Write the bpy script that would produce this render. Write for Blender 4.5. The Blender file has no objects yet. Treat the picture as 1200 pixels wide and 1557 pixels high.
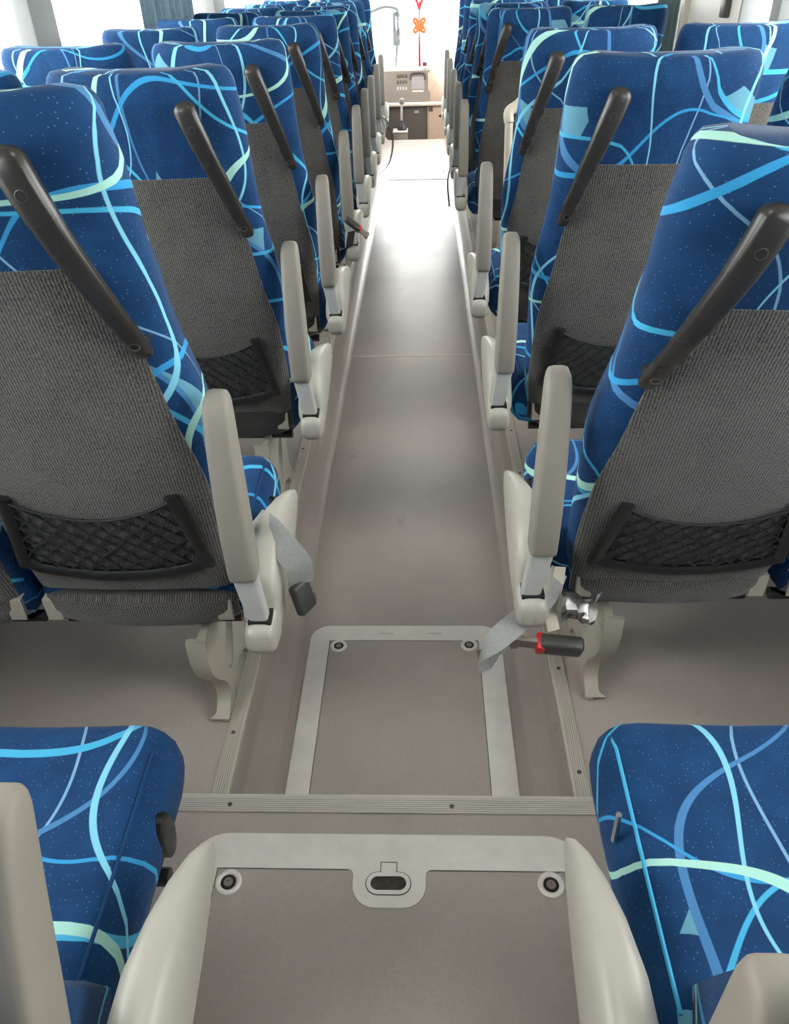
import bpy, bmesh, math, random
from mathutils import Vector, Matrix
from math import sin, cos, pi, radians, sqrt

C = bpy.context.scene.collection
S = bpy.context.scene

# ------------------------------------------------------------------ camera
CAM_Z = 1.42
PITCH, YAW, ROLL = radians(35.4), radians(2.7), radians(1.9)
fwd = Vector((-sin(YAW) * cos(PITCH), cos(YAW) * cos(PITCH), -sin(PITCH)))
rgt = Vector((cos(YAW), sin(YAW), 0))
dwn = fwd.cross(rgt)
R2 = cos(ROLL) * rgt + sin(ROLL) * dwn
D2 = -sin(ROLL) * rgt + cos(ROLL) * dwn
cam_data = bpy.data.cameras.new('camera')
cam = bpy.data.objects.new('camera', cam_data)
C.objects.link(cam)
m = Matrix.Identity(4)
for i in range(3):
    m[i][0], m[i][1], m[i][2] = R2[i], -D2[i], -fwd[i]
m[2][3] = CAM_Z
cam.matrix_world = m
cam_data.sensor_fit = 'VERTICAL'
cam_data.sensor_height = 36
cam_data.lens = 1150 / 1557 * 36
cam_data.clip_start = 0.02
S.camera = cam

# ------------------------------------------------------------------ world, exposure
W = bpy.data.worlds.new('overcast_sky')
S.world = W
W.use_nodes = True
nt = W.node_tree
bg = nt.nodes['Background']
bg.inputs[0].default_value = (1.0, 0.965, 0.925, 1)
bg.inputs[1].default_value = 11.5
S.view_settings.view_transform = 'Standard'
S.view_settings.look = 'None'
S.view_settings.gamma = 1
S.view_settings.exposure = 0.0
S.view_settings.use_curve_mapping = False
S.cycles.use_denoising = True
S.cycles.max_bounces = 10
S.cycles.diffuse_bounces = 5
S.cycles.glossy_bounces = 4
S.cycles.transparent_max_bounces = 12
S.cycles.sample_clamp_indirect = 12
S.cycles.caustics_reflective = False
S.cycles.caustics_refractive = False


# ------------------------------------------------------------------ materials
def lin(c):
    return tuple(((v / 255) / 12.92 if v / 255 <= .04045 else ((v / 255 + .055) / 1.055) ** 2.4) for v in c) + (1,)


class NT:
    """small helper to write node maths as expressions"""
    def __init__(self, name):
        self.m = bpy.data.materials.new(name)
        self.m.use_nodes = True
        self.t = self.m.node_tree
        self.b = self.t.nodes['Principled BSDF']

    def n(self, kind, **kw):
        x = self.t.nodes.new(kind)
        for k, v in kw.items():
            setattr(x, k, v)
        return x

    def put(self, sock, v):
        if hasattr(v, 'is_output'):
            self.t.links.new(v, sock)
        else:
            sock.default_value = v

    def math(self, op, a, b=None, c=None, clamp=False):
        x = self.n('ShaderNodeMath', operation=op, use_clamp=clamp)
        self.put(x.inputs[0], a)
        if b is not None:
            self.put(x.inputs[1], b)
        if c is not None:
            self.put(x.inputs[2], c)
        return x.outputs[0]

    def mix(self, f, a, b):
        x = self.n('ShaderNodeMix', data_type='RGBA')
        self.put(x.inputs[0], f)
        self.put(x.inputs[6], a)
        self.put(x.inputs[7], b)
        return x.outputs[2]

    def noise(self, vec, scale, detail=2, rough=.5):
        x = self.n('ShaderNodeTexNoise')
        self.put(x.inputs['Vector'], vec)
        x.inputs['Scale'].default_value = scale
        x.inputs['Detail'].default_value = detail
        x.inputs['Roughness'].default_value = rough
        return x.outputs[0]

    def ramp(self, f, a, b, c0, c1):
        x = self.n('ShaderNodeMapRange')
        x.inputs[1].default_value, x.inputs[2].default_value = a, b
        x.inputs[3].default_value, x.inputs[4].default_value = c0, c1
        self.put(x.inputs[0], f)
        return x.outputs[0]

    def coord(self, which='Object'):
        return self.n('ShaderNodeTexCoord').outputs[which]

    def scale(self, vec, s):
        x = self.n('ShaderNodeMapping')
        self.put(x.inputs[0], vec)
        x.inputs['Scale'].default_value = s
        return x.outputs[0]

    def bump(self, h, strength, dist):
        x = self.n('ShaderNodeBump')
        x.inputs['Strength'].default_value = strength
        x.inputs['Distance'].default_value = dist
        self.put(x.inputs['Height'], h)
        self.t.links.new(x.outputs[0], self.b.inputs['Normal'])


def plain(name, col, rough=.5, metal=0, var=.06, nscale=30, bump=0, spec=.5, coat=0):
    k = NT(name)
    c = lin(col)
    nz = k.noise(k.coord(), nscale, 3)
    lo = tuple(v * (1 - var) for v in c[:3]) + (1,)
    hi = tuple(min(1, v * (1 + var)) for v in c[:3]) + (1,)
    k.put(k.b.inputs['Base Color'], k.mix(k.ramp(nz, .3, .7, 0, 1), lo, hi))
    k.put(k.b.inputs['Roughness'], k.ramp(nz, .3, .7, max(.02, rough - .05), min(1, rough + .05)))
    k.b.inputs['Metallic'].default_value = metal
    k.b.inputs['Specular IOR Level'].default_value = spec
    k.b.inputs['Coat Weight'].default_value = coat
    if bump:
        k.bump(k.noise(k.coord(), nscale * 12, 2), bump, .001)
    return k.m


def fabric_blue():
    k = NT('blue ribbon fabric')
    uv = k.n('ShaderNodeUVMap', uv_map='uv').outputs[0]
    rnd = k.n('ShaderNodeObjectInfo').outputs['Random']
    sep = k.n('ShaderNodeSeparateXYZ')
    k.put(sep.inputs[0], uv)
    u = k.math('ADD', sep.outputs[0], k.math('MULTIPLY', rnd, 9.7))
    v = k.math('ADD', sep.outputs[1], k.math('MULTIPLY', k.math('FRACT', k.math('MULTIPLY', rnd, 17.3)), 7.1))
    fam = [  # angle, period, amplitude, wavelength, phase, half width, colour
        (112, .40, .070, .70, 0.3, .0022, (120, 165, 200)),
        (-62, .34, .060, .58, 1.1, .0058, (74, 128, 178)),
        (12, .27, .042, .50, 2.0, .0045, (56, 152, 206)),
        (-28, .30, .045, .52, 0.5, .0056, (72, 172, 214)),
        (72, .29, .052, .56, 4.0, .0040, (128, 200, 224)),
        (38, .41, .060, .52, 2.7, .0078, (168, 219, 206)),
    ]
    base = lin((24, 66, 110))
    nz = k.noise(uv, 18, 2)
    col = k.mix(k.ramp(nz, .35, .65, 0, 1), lin((20, 57, 98)), base)
    # pale woven dots
    vor = k.n('ShaderNodeTexVoronoi', feature='F1')
    k.put(vor.inputs['Vector'], uv)
    vor.inputs['Scale'].default_value = 150
    vor.inputs['Randomness'].default_value = .55
    dots = k.ramp(vor.outputs['Distance'], .09, .16, .38, 0)
    ts = []
    for a, P, A, wl, ph, w, c in fam:
        ca, sa = cos(radians(a)), sin(radians(a))
        s = k.math('ADD', k.math('MULTIPLY', u, ca), k.math('MULTIPLY', v, sa))
        t = k.math('ADD', k.math('MULTIPLY', u, -sa), k.math('MULTIPLY', v, ca))
        wob = k.math('MULTIPLY', k.math('SINE', k.math('ADD', k.math('MULTIPLY', s, 2 * pi / wl), ph)), A)
        tt = k.math('SUBTRACT', k.math('WRAP', k.math('ADD', t, wob), P, 0.0), P / 2)
        ww = k.math('MULTIPLY_ADD', k.math('SINE', k.math('MULTIPLY', s, 2 * pi / (wl * 1.7))), w * .42, w)
        ts.append((tt, ww, c))
    inside = k.math('MULTIPLY', k.ramp(ts[1][0], 0, .001, 0, 1), k.ramp(ts[1][0], .065, .066, 1, 0))
    inside = k.math('MULTIPLY', inside, k.math('MULTIPLY', k.ramp(ts[3][0], 0, .001, 0, 1), k.ramp(ts[3][0], .07, .071, 1, 0)))
    inside = k.math('MULTIPLY', inside, k.ramp(ts[5][0], -.11, -.109, 0, 1))
    col = k.mix(k.math('MULTIPLY', inside, .85), col, lin((110, 168, 190)))
    col = k.mix(dots, col, lin((140, 175, 205)))
    for tt, ww, c in ts:
        d = k.math('SUBTRACT', k.math('ABSOLUTE', tt), ww)
        f = k.ramp(d, -.0006, .0006, 1, 0)
        col = k.mix(f, col, lin(c))
    k.put(k.b.inputs['Base Color'], col)
    k.b.inputs['Roughness'].default_value = .85
    k.b.inputs['Specular IOR Level'].default_value = .2
    k.b.inputs['Sheen Weight'].default_value = .06
    k.b.inputs['Sheen Roughness'].default_value = .4
    k.bump(k.noise(uv, 900, 2), .3, .0008)
    return k.m


def fabric_grey(name, dark, light):
    k = NT(name)
    uv = k.n('ShaderNodeUVMap', uv_map='uv').outputs[0]
    wv = k.n('ShaderNodeTexWave', wave_type='BANDS', bands_direction='X')
    k.put(wv.inputs['Vector'], uv)
    wv.inputs['Scale'].default_value = 62
    wv.inputs['Distortion'].default_value = 2.5
    wv.inputs['Detail'].default_value = 2
    wv.inputs['Detail Scale'].default_value = 4
    n1 = k.noise(k.scale(uv, (1, .6, 1)), 300, 3, .7)
    n2 = k.noise(uv, 14, 3)
    h = k.math('ADD', k.math('MULTIPLY', wv.outputs['Fac'], .35), k.math('MULTIPLY', n1, .9))
    f = k.ramp(h, .42, .88, 0, 1)
    col = k.mix(f, lin(dark), lin(light))
    col = k.mix(k.ramp(n2, .35, .7, 0, .22), col, lin(light))
    k.put(k.b.inputs['Base Color'], col)
    k.b.inputs['Roughness'].default_value = .95
    k.b.inputs['Specular IOR Level'].default_value = .15
    k.b.inputs['Sheen Weight'].default_value = .3
    k.bump(h, .7, .002)
    return k.m


def floor_vinyl():
    k = NT('grey vinyl floor')
    co = k.coord()
    n1 = k.noise(co, 3.0, 4, .6)
    n2 = k.noise(co, 160, 2)
    n3 = k.noise(k.scale(co, (2.5, 1.2, 1)), 4, 4, .6)
    a = k.mix(k.ramp(n1, .3, .7, 0, 1), lin((163, 153, 146)), lin((176, 166, 158)))
    a = k.mix(k.ramp(n2, .35, .7, 0, .35), a, lin((152, 143, 137)))
    # pale specks of dirt
    vor = k.n('ShaderNodeTexVoronoi', feature='F1')
    k.put(vor.inputs['Vector'], co)
    vor.inputs['Scale'].default_value = 9
    a = k.mix(k.ramp(vor.outputs['Distance'], .010, .022, .8, 0), a, lin((190, 185, 178)))
    k.put(k.b.inputs['Base Color'], a)
    k.put(k.b.inputs['Roughness'], k.ramp(k.math('ADD', n3, k.math('MULTIPLY', n2, .5)), .5, 1.0, .27, .34))
    k.b.inputs['Specular IOR Level'].default_value = .5
    k.bump(n2, .06, .0004)
    return k.m


def brushed(name, col, rough=.38, axis=(1, 30, 1), metal=.25):
    k = NT(name)
    co = k.coord()
    n = k.noise(k.scale(co, axis), 14, 4, .65)
    k.put(k.b.inputs['Base Color'], k.mix(k.ramp(n, .3, .7, 0, 1), tuple(v * .86 for v in lin(col)[:3]) + (1,), lin(col)))
    k.put(k.b.inputs['Roughness'], k.ramp(n, .3, .7, rough - .06, rough + .08))
    k.b.inputs['Metallic'].default_value = metal
    k.bump(n, .06, .0005)
    return k.m


def glass(name, tint=(1, 1, 1, 1)):
    k = NT(name)
    k.t.nodes.remove(k.b)
    out = k.t.nodes['Material Output']
    tr = k.n('ShaderNodeBsdfTransparent')
    tr.inputs[0].default_value = tint
    gl = k.n('ShaderNodeBsdfGlossy')
    gl.inputs['Roughness'].default_value = .02
    lw = k.n('ShaderNodeLayerWeight')
    fr = k.n('ShaderNodeMath', operation='MULTIPLY_ADD')
    pw = k.math('POWER', lw.outputs['Facing'], 5.0)
    k.put(fr.inputs[0], pw)
    fr.inputs[1].default_value = .5
    fr.inputs[2].default_value = .03
    mx = k.n('ShaderNodeMixShader')
    k.put(mx.inputs[0], fr.outputs[0])
    k.put(mx.inputs[1], tr.outputs[0])
    k.put(mx.inputs[2], gl.outputs[0])
    k.put(out.inputs[0], mx.outputs[0])
    return k.m


M_BLUE = fabric_blue()
M_GREY = fabric_grey('charcoal grey twill', (32, 31, 31), (112, 107, 102))
M_DARK = fabric_grey('dark charcoal twill', (22, 22, 22), (70, 67, 65))
M_FLOOR = floor_vinyl()
M_ALU = brushed('ribbed aluminium', (206, 200, 186), .42, (30, 1, 1))
M_ALUX = brushed('ribbed aluminium across', (208, 202, 194), .42, (1, 30, 1))
M_SILVER = brushed('satin silver metal', (232, 227, 219), .40, (1, 1, 1), .15)
M_CHROME = plain('bright steel', (210, 210, 208), .22, 1, .03)
M_BLACK = plain('black plastic', (30, 29, 28), .38, 0, .1, 60, .15)
M_HANDLE = plain('worn black plastic', (48, 44, 41), .28, 0, .03, 4, .04)
M_PAD = plain('beige grey armrest rubber', (139, 132, 122), .55, 0, .03, 20, .05)
M_ARM = plain('pale grey plastic', (172, 171, 167), .42, 0, .03)
M_SHELL = plain('cream white plastic', (172, 168, 157), .35, 0, .02)
M_LEG = plain('beige cast leg paint', (166, 160, 147), .4, 0, .04)
M_WEB = plain('silver grey webbing', (150, 150, 146), .5, .1, .12, 260, .4)
M_BUCKLE = plain('dark grey buckle plastic', (58, 57, 55), .4, 0, .06)
M_RED = plain('red plastic', (214, 40, 34), .35, 0, .04)
M_FOIL = plain('crumpled silver foil', (205, 203, 200), .2, .9, .25, 60, .5)
M_PIT = plain('dirty dark slot', (62, 56, 48), .8, 0, .5, 90)
M_WALL = plain('off white wall panel', (214, 210, 202), .5, 0, .02)
M_PILLAR = plain('grey pillar trim', (132, 134, 134), .6, 0, .04)
M_REAR = plain('dark light blocking rear wall', (58, 62, 70), .8, 0, .05)  # dark tone picked to cut bounce light from the rear
M_CEIL = plain('white ceiling liner', (206, 203, 197), .6, 0, .02)
M_CURTAIN = plain('grey blue curtain cloth', (112, 128, 138), .85, 0, .14, 40, .2)
M_CURTAIN2 = plain('grey green curtain cloth', (92, 104, 104), .85, 0, .14, 40, .2)
M_SHEER = plain('pale curtain lining', (196, 206, 214), .85, 0, .08, 30)
M_CORD = plain('black elastic cord', (30, 30, 30), .7, 0, .15, 200)
M_DASH = plain('grey dashboard plastic', (128, 118, 110), .5, 0, .05)
M_DASHTAN = plain('tan dashboard plastic', (186, 160, 142), .5, 0, .04)
M_DASHTOP = plain('pale dashboard shelf', (214, 204, 194), .45, 0, .03)
M_DASHDARK = plain('dark dashboard plastic', (84, 76, 70), .45, 0, .06)
M_KNOT = plain('red silk cord', (214, 40, 52), .6, 0, .08, 120)
M_KNOTO = plain('orange silk knot', (238, 112, 58), .6, 0, .08, 120)
M_TARMAC = plain('pale concrete ground', (170, 168, 162), .8, 0, .08, 2)
M_PIPE = plain('cream painted rail', (206, 196, 176), .32, 0, .03)
M_GLASS = glass('window glass', (.93, .96, .97, 1))
M_SCREEN = plain('switched off display', (152, 146, 148), .12, 0, .04)


# ------------------------------------------------------------------ geometry helpers
def bm_new():
    b = bmesh.new()
    b.loops.layers.uv.new('uv')
    return b


def fin(name, bm, mat, smooth=True, angle=40):
    me = bpy.data.meshes.new(name)
    bmesh.ops.recalc_face_normals(bm, faces=bm.faces[:])
    bm.to_mesh(me)
    bm.free()
    me.materials.append(mat)
    if smooth:
        for p in me.polygons:
            p.use_smooth = True
        if hasattr(me, 'set_sharp_from_angle'):
            me.set_sharp_from_angle(angle=radians(angle))
    return me


def put(name, me, parent=None, loc=(0, 0, 0), rot=(0, 0, 0), kind=None, **props):
    o = bpy.data.objects.new(name, me)
    C.objects.link(o)
    if parent is not None:
        o.parent = parent
    o.location = loc
    o.rotation_euler = rot
    if kind:
        o['kind'] = kind
    for k, v in props.items():
        o[k] = v
    return o


def box(bm, x0, x1, y0, y1, z0, z1, bev=0, seg=2):
    vs = [bm.verts.new(p) for p in ((x0, y0, z0), (x1, y0, z0), (x1, y1, z0), (x0, y1, z0), (x0, y0, z1), (x1, y0, z1), (x1, y1, z1), (x0, y1, z1))]
    fs = [bm.faces.new([vs[i] for i in q]) for q in ((3, 2, 1, 0), (4, 5, 6, 7), (0, 1, 5, 4), (1, 2, 6, 5), (2, 3, 7, 6), (3, 0, 4, 7))]
    if bev:
        es = list({e for f in fs for e in f.edges})
        bmesh.ops.bevel(bm, geom=es, offset=bev, segments=seg, profile=.5, affect='EDGES')
    return bm


def mbox(name, mat, *a, bev=0, seg=2):
    return fin(name, box(bm_new(), *a, bev=bev, seg=seg), mat)


def loft(bm, rings, closed=True, cap0=True, cap1=True, uvs=None):
    """rings: list of lists of points; quads between; uvs: same shape plus one closing column"""
    uvl = bm.loops.layers.uv.verify()
    R = [[bm.verts.new(p) for p in r] for r in rings]
    n = len(R[0])
    for i in range(len(R) - 1):
        for j in range(n if closed else n - 1):
            k = (j + 1) % n
            f = bm.faces.new((R[i][j], R[i][k], R[i + 1][k], R[i + 1][j]))
            if uvs:
                q = (uvs[i][j], uvs[i][j + 1], uvs[i + 1][j + 1], uvs[i + 1][j])
                for l, t in zip(f.loops, q):
                    l[uvl].uv = t
    for flag, idx in ((cap0, 0), (cap1, -1)):
        if flag and closed:
            f = bm.faces.new(R[idx])
            if uvs:
                for l, t in zip(f.loops, uvs[idx]):
                    l[uvl].uv = t
    return R


def interp(tab, x):
    """smooth (cosine-free Catmull) interpolation of a table of (x, value)"""
    if x <= tab[0][0]:
        return tab[0][1]
    if x >= tab[-1][0]:
        return tab[-1][1]
    for i in range(len(tab) - 1):
        if tab[i][0] <= x <= tab[i + 1][0]:
            break
    x0, y0 = tab[i]
    x1, y1 = tab[i + 1]
    h = x1 - x0
    m0 = (y1 - tab[i - 1][1]) / (x1 - tab[i - 1][0]) if i > 0 else (y1 - y0) / h
    m1 = (tab[i + 2][1] - y0) / (tab[i + 2][0] - x0) if i + 2 < len(tab) else (y1 - y0) / h
    t = (x - x0) / h
    return (2 * t ** 3 - 3 * t ** 2 + 1) * y0 + (t ** 3 - 2 * t ** 2 + t) * h * m0 + (-2 * t ** 3 + 3 * t ** 2) * y1 + (t ** 3 - t ** 2) * h * m1


def path_pts(pts, n):
    """Catmull-Rom resample"""
    pts = [Vector(p) for p in pts]
    out = []
    for i in range(n):
        t = i / (n - 1) * (len(pts) - 1)
        k = min(int(t), len(pts) - 2)
        f = t - k
        p1, p2 = pts[k], pts[k + 1]
        p0 = pts[k - 1] if k > 0 else p1 * 2 - p2
        p3 = pts[k + 2] if k + 2 < len(pts) else p2 * 2 - p1
        out.append(.5 * ((2 * p1) + (p2 - p0) * f + (2 * p0 - 5 * p1 + 4 * p2 - p3) * f * f + (3 * p1 - p0 - 3 * p2 + p3) * f ** 3))
    return out


def tube(bm, pts, rad, sides=8, up=Vector((0, 0, 1)), flat=1.0, cap=True, power=2.0):
    """swept superellipse; rad = number or list; flat = height / width; up gives the height direction"""
    rings = []
    N = len(pts)
    for i, p in enumerate(pts):
        a = pts[max(i - 1, 0)]
        b = pts[min(i + 1, N - 1)]
        t = (Vector(b) - Vector(a)).normalized()
        s = t.cross(up)
        if s.length < 1e-5:
            s = t.cross(Vector((1, 0, 0)))
        s.normalize()
        u = s.cross(t).normalized()
        r = rad[i] if isinstance(rad, (list, tuple)) else rad
        ring = []
        for k in range(sides):
            th = 2 * pi * (k + .5) / sides
            c, q = cos(th), sin(th)
            e = 2 / power
            cx = math.copysign(abs(c) ** e, c)
            cy = math.copysign(abs(q) ** e, q)
            ring.append(Vector(p) + s * (r * cx) + u * (r * flat * cy))
        rings.append(ring)
    loft(bm, rings, True, cap, cap)
    return bm


def strip(bm, pts, width, thick, side=Vector((1, 0, 0))):
    """flat webbing along pts; side = list of width directions or one"""
    rings = []
    N = len(pts)
    for i, p in enumerate(pts):
        t = (Vector(pts[min(i + 1, N - 1)]) - Vector(pts[max(i - 1, 0)])).normalized()
        sd = Vector(side[i] if isinstance(side, list) else side)
        sd = (sd - t * sd.dot(t)).normalized()
        nn = t.cross(sd).normalized()
        w = width / 2
        h = thick / 2
        rings.append([Vector(p) + sd * w + nn * h, Vector(p) - sd * w + nn * h, Vector(p) - sd * w - nn * h, Vector(p) + sd * w - nn * h])
    loft(bm, rings)
    return bm


def poly_plate(bm, loops, z0, z1):
    """flat plate with holes: loops of (x, y), first is outer"""
    es = []
    tops = []
    for lp in loops:
        vs = [bm.verts.new((x, y, z1)) for x, y in lp]
        tops.append(vs)
        for i in range(len(vs)):
            es.append(bm.edges.new((vs[i], vs[(i + 1) % len(vs)])))
    bmesh.ops.triangle_fill(bm, edges=es, use_beauty=True, use_dissolve=False)
    for vs in tops:
        lo = [bm.verts.new((v.co.x, v.co.y, z0)) for v in vs]
        n = len(vs)
        for i in range(n):
            bm.faces.new((vs[i], vs[(i + 1) % n], lo[(i + 1) % n], lo[i]))
    return bm


def rrect(x0, x1, y0, y1, r, n=6):
    out = []
    for cx, cy, a in ((x1 - r, y1 - r, 0), (x0 + r, y1 - r, 90), (x0 + r, y0 + r, 180), (x1 - r, y0 + r, 270)):
        for k in range(n + 1):
            t = radians(a + 90 * k / n)
            out.append((cx + r * cos(t), cy + r * sin(t)))
    return out


def lathe(bm, prof, n=20, c=(0, 0, 0)):
    rings = [[(c[0] + r * cos(2 * pi * k / n), c[1] + r * sin(2 * pi * k / n), c[2] + z) for k in range(n)] for r, z in prof]
    loft(bm, rings, True, False, True)
    return bm


def empty(name, label, cat, loc=(0, 0, 0), group=None):
    o = bpy.data.objects.new(name, None)
    C.objects.link(o)
    o.empty_display_size = .1
    o.location = loc
    o['label'] = label
    o['category'] = cat
    if group:
        o['group'] = group
    return o


def structure(name, me, **k):
    return put(name, me, kind='structure', **k)


# ------------------------------------------------------------------ bus shell
XL, XR = -1.27, 1.20            # inner faces of the side walls
TL0, TL1 = -.456, -.420         # left trim
TR0, TR1 = .313, .347           # right trim
Y_STEP, Y_END, WELL = .956, 9.66, -.15
Y_BACK, Y_FRONT = -.75, 11.6
Z_ROOF, Z_SILL = 2.1, .78

structure('floor', mbox('floor', M_FLOOR, TL1, TR0, Y_STEP - .02, Y_END, WELL - .05, WELL))
structure('floor.001', mbox('floor_platform_driver', M_FLOOR, XL, TL1 - .001, Y_STEP - .02, 8.3, -.2, 0))
structure('floor.002', mbox('floor_platform_door', M_FLOOR, TR0 + .001, XR, Y_STEP - .02, 8.6, -.2, 0))
structure('floor.003', mbox('floor_rear_deck', M_FLOOR, XL, XR, Y_BACK, Y_STEP - .02, -.2, 0))
structure('floor.004', mbox('floor_front', M_FLOOR, XL, XR, Y_END, Y_FRONT, -.80, -.75))
structure('floor.005', mbox('floor_front_left', M_FLOOR, XL, TL1 - .001, 8.3, Y_END, -.80, -.30))
structure('floor.006', mbox('floor_front_right', M_FLOOR, TR0 + .001, XR, 8.6, Y_END, -.80, -.45))


def cove(sx, x):
    """curved skirting between the sunken aisle and the raised side, sx = direction into the aisle"""
    bm = bm_new()
    prof = [(x, -.004), (x, -.085)]
    for k in range(1, 9):
        a = radians(90 * k / 8)
        prof.append((x + sx * (.06 - .06 * cos(a)), -.085 - .0635 * sin(a)))
    prof += [(x + sx * .06, -.1499), (x - sx * .0018, -.1499), (x - sx * .0018, -.004)]
    rings = [[(px, y, pz) for px, pz in prof] for y in (Y_STEP - .02, 3.0, 6.0, Y_END - .02)]
    loft(bm, rings, True)
    return fin('cove', bm, M_FLOOR)


structure('baseboard_left', cove(1, TL1 + .0022))
structure('baseboard_right', cove(-1, TR0 - .0022))


def ribbed(length, width, n, mat):
    """ribbed edge strip lying along +y, x from 0 to width, front lip at x = width"""
    prof = [(0, 0), (0, .003)]
    f = width * .80
    for i in range(n):
        a = f * (i + .15) / n
        b = f * (i + .85) / n
        prof += [(a - .0006, .003), (a, .0050), (b, .0050), (b + .0006, .003)]
    prof += [(f + .001, .0042), (width - .002, .0048), (width, .0035), (width, -.012), (width - .002, -.012), (width - .002, 0)]
    bm = bm_new()
    loft(bm, [[(x, y, z) for x, z in prof] for y in (0, length / 2, length)])
    return fin('ribbed_strip', bm, mat, angle=25)


def screw_mesh():
    bm = bm_new()
    lathe(bm, [(.0052, 0), (.0052, .0008), (.0042, .0018), (.0020, .0018), (.0016, .0006), (.0002, .0006)], 12)
    return fin('screw', bm, M_DASHDARK)


SCREW = screw_mesh()
TRIM_LEN = 8.6 - Y_STEP
t1 = structure('trim_1', ribbed(TRIM_LEN, TL1 - TL0, 6, M_ALU), loc=(TL0, Y_STEP, 0))
t2m = ribbed(TRIM_LEN, TR1 - TR0, 6, M_ALU)
t2 = structure('trim_2', t2m, loc=(TR1, Y_STEP + TRIM_LEN, 0), rot=(0, 0, pi))
t3 = structure('trim_3', ribbed(TR1 + .55 - (TL0 - .35), .042, 7, M_ALUX), loc=(TL0 - .35, Y_STEP - .042, 0.001), rot=(0, 0, 0))
t3.rotation_euler = (0, 0, 0)
# lay the cross strip along x: rotate its mesh so that the lip faces the sunken aisle (+y)
for v in t3.data.vertices:
    x, y, z = v.co
    v.co = (y, x, z)
t3.data.flip_normals()
for k in range(20):
    for t, x in ((t1, .014), (t2, .014)):
        y = (.16 + .32 * k) if t is t1 else TRIM_LEN - (.06 + .30 * k)
        if 0 < y < TRIM_LEN:
            put('screw', SCREW, t, (x, y, .0045))
for k in range(6):
    put('screw', SCREW, t3, (.395 + .466 * (k - 1) if k else .02, .016, .0045))

# bright seam across the aisle floor
bm = bm_new()
box(bm, -.37, .255, 3.56, 3.568, WELL, WELL + .0012)
structure('trim_4', fin('seam', bm, M_DASHTOP))

# side walls with window openings
PIL_L = [(-.75, -.62), (.62, .80), (2.868, 3.065), (5.49, 5.79), (7.7, 7.9), (9.75, 9.95), (11.45, 11.6)]
PIL_R = [(-.75, -.62), (.62, .80), (3.02, 3.10), (4.11, 4.17), (6.1, 6.3), (8.5, 8.7), (9.75, 9.95), (11.45, 11.6)]
WT = .06
for side, x0, x1, pil in (('left', XL - WT, XL, PIL_L), ('right', XR, XR + WT, PIL_R)):
    bm = bm_new()
    box(bm, x0, x1, Y_BACK, Y_FRONT, -.8, Z_SILL)
    box(bm, x0, x1, Y_BACK, Y_FRONT, 1.80, Z_ROOF)
    w = structure('wall_' + side, fin('wall_' + side, bm, M_WALL))
    for a, b in pil:
        put('pillar', mbox('pillar', M_PILLAR if b - a > .08 else M_PIPE, x0 - .005 if side == 'left' else x0 - .02, x1 + .02 if side == 'left' else x1 + .005, a, b, Z_SILL - .01, 1.81, bev=.008), w)
n_win = 1
for side, xm, pil in (('left', XL - WT / 2, PIL_L), ('right', XR + WT / 2, PIL_R)):
    for (a0, a1), (b0, b1) in zip(pil[:-1], pil[1:]):
        if side == 'right' and abs(a0 - 3.02) < .01:
            continue
        o = structure('window_%d' % n_win, mbox('pane', M_GLASS, xm - .003, xm + .003, a1 - .01, b0 + .01, Z_SILL - .01, 1.81))
        fr = bm_new()
        for q in ((a1, b0, Z_SILL, Z_SILL + .03), (a1, b0, 1.77, 1.80)):
            box(fr, xm - .02, xm + .02, q[0], q[1], q[2], q[3], bev=.004)
        put('window_frame', fin('window_frame', fr, M_BLACK), o)
        n_win += 1
# middle door on the right: white upper panel, latch, small pane
d = structure('door_1', mbox('door_panel', M_WALL, XR + .004, XR + .05, 3.45, 4.11, -.2, 1.8, bev=.01))
put('door_latch', mbox('door_latch', M_DASHDARK, XR - .022, XR + .006, 3.56, 3.615, 1.245, 1.315, bev=.006), d)
put('pane', mbox('door_pane', M_GLASS, XR + .02, XR + .026, 3.10, 3.45, Z_SILL, 1.8), d)
put('door_frame', mbox('door_frame', M_PILLAR, XR + .0, XR + .05, 3.432, 3.45, Z_SILL, 1.8, bev=.004), d)

# ceiling with two unseen glazed openings, added to brighten the floor
ADDED_SKYLIGHTS = [(-.28, .18, -.05, .45), (-.28, .18, 5.6, 6.1)]
bm = bm_new()
ys = Y_BACK
for x0, x1, y0, y1 in ADDED_SKYLIGHTS:
    box(bm, XL - WT, XR + WT, ys, y0, Z_ROOF, Z_ROOF + .05)
    box(bm, XL - WT, x0, y0, y1, Z_ROOF, Z_ROOF + .05)
    box(bm, x1, XR + WT, y0, y1, Z_ROOF, Z_ROOF + .05)
    ys = y1
box(bm, XL - WT, XR + WT, ys, Y_FRONT + .1, Z_ROOF, Z_ROOF + .05)
structure('ceiling', fin('ceiling', bm, M_CEIL))
for x0, x1, y0, y1 in ADDED_SKYLIGHTS:
    structure('window_%d' % n_win, mbox('added_roof_pane', M_GLASS, x0, x1, y0, y1, Z_ROOF + .02, Z_ROOF + .026))  # added skylight panes out of view, daylight for the deck and aisle
    n_win += 1
bm = bm_new()
box(bm, XL - WT, XR + WT, Y_BACK - .06, Y_BACK, -.8, Z_ROOF)
structure('wall_rear', fin('wall_rear', bm, M_REAR))  # unseen wall, added solid and dark to hold back light from behind
bm = bm_new()
box(bm, XL - WT, XR + WT, Y_FRONT, Y_FRONT + .06, -.8, .15)
box(bm, XL - WT, XL + .06, Y_FRONT, Y_FRONT + .06, .15, Z_ROOF)
box(bm, XR - .06, XR + WT, Y_FRONT, Y_FRONT + .06, .15, Z_ROOF)
structure('wall_front', fin('wall_front', bm, M_WALL))
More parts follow.
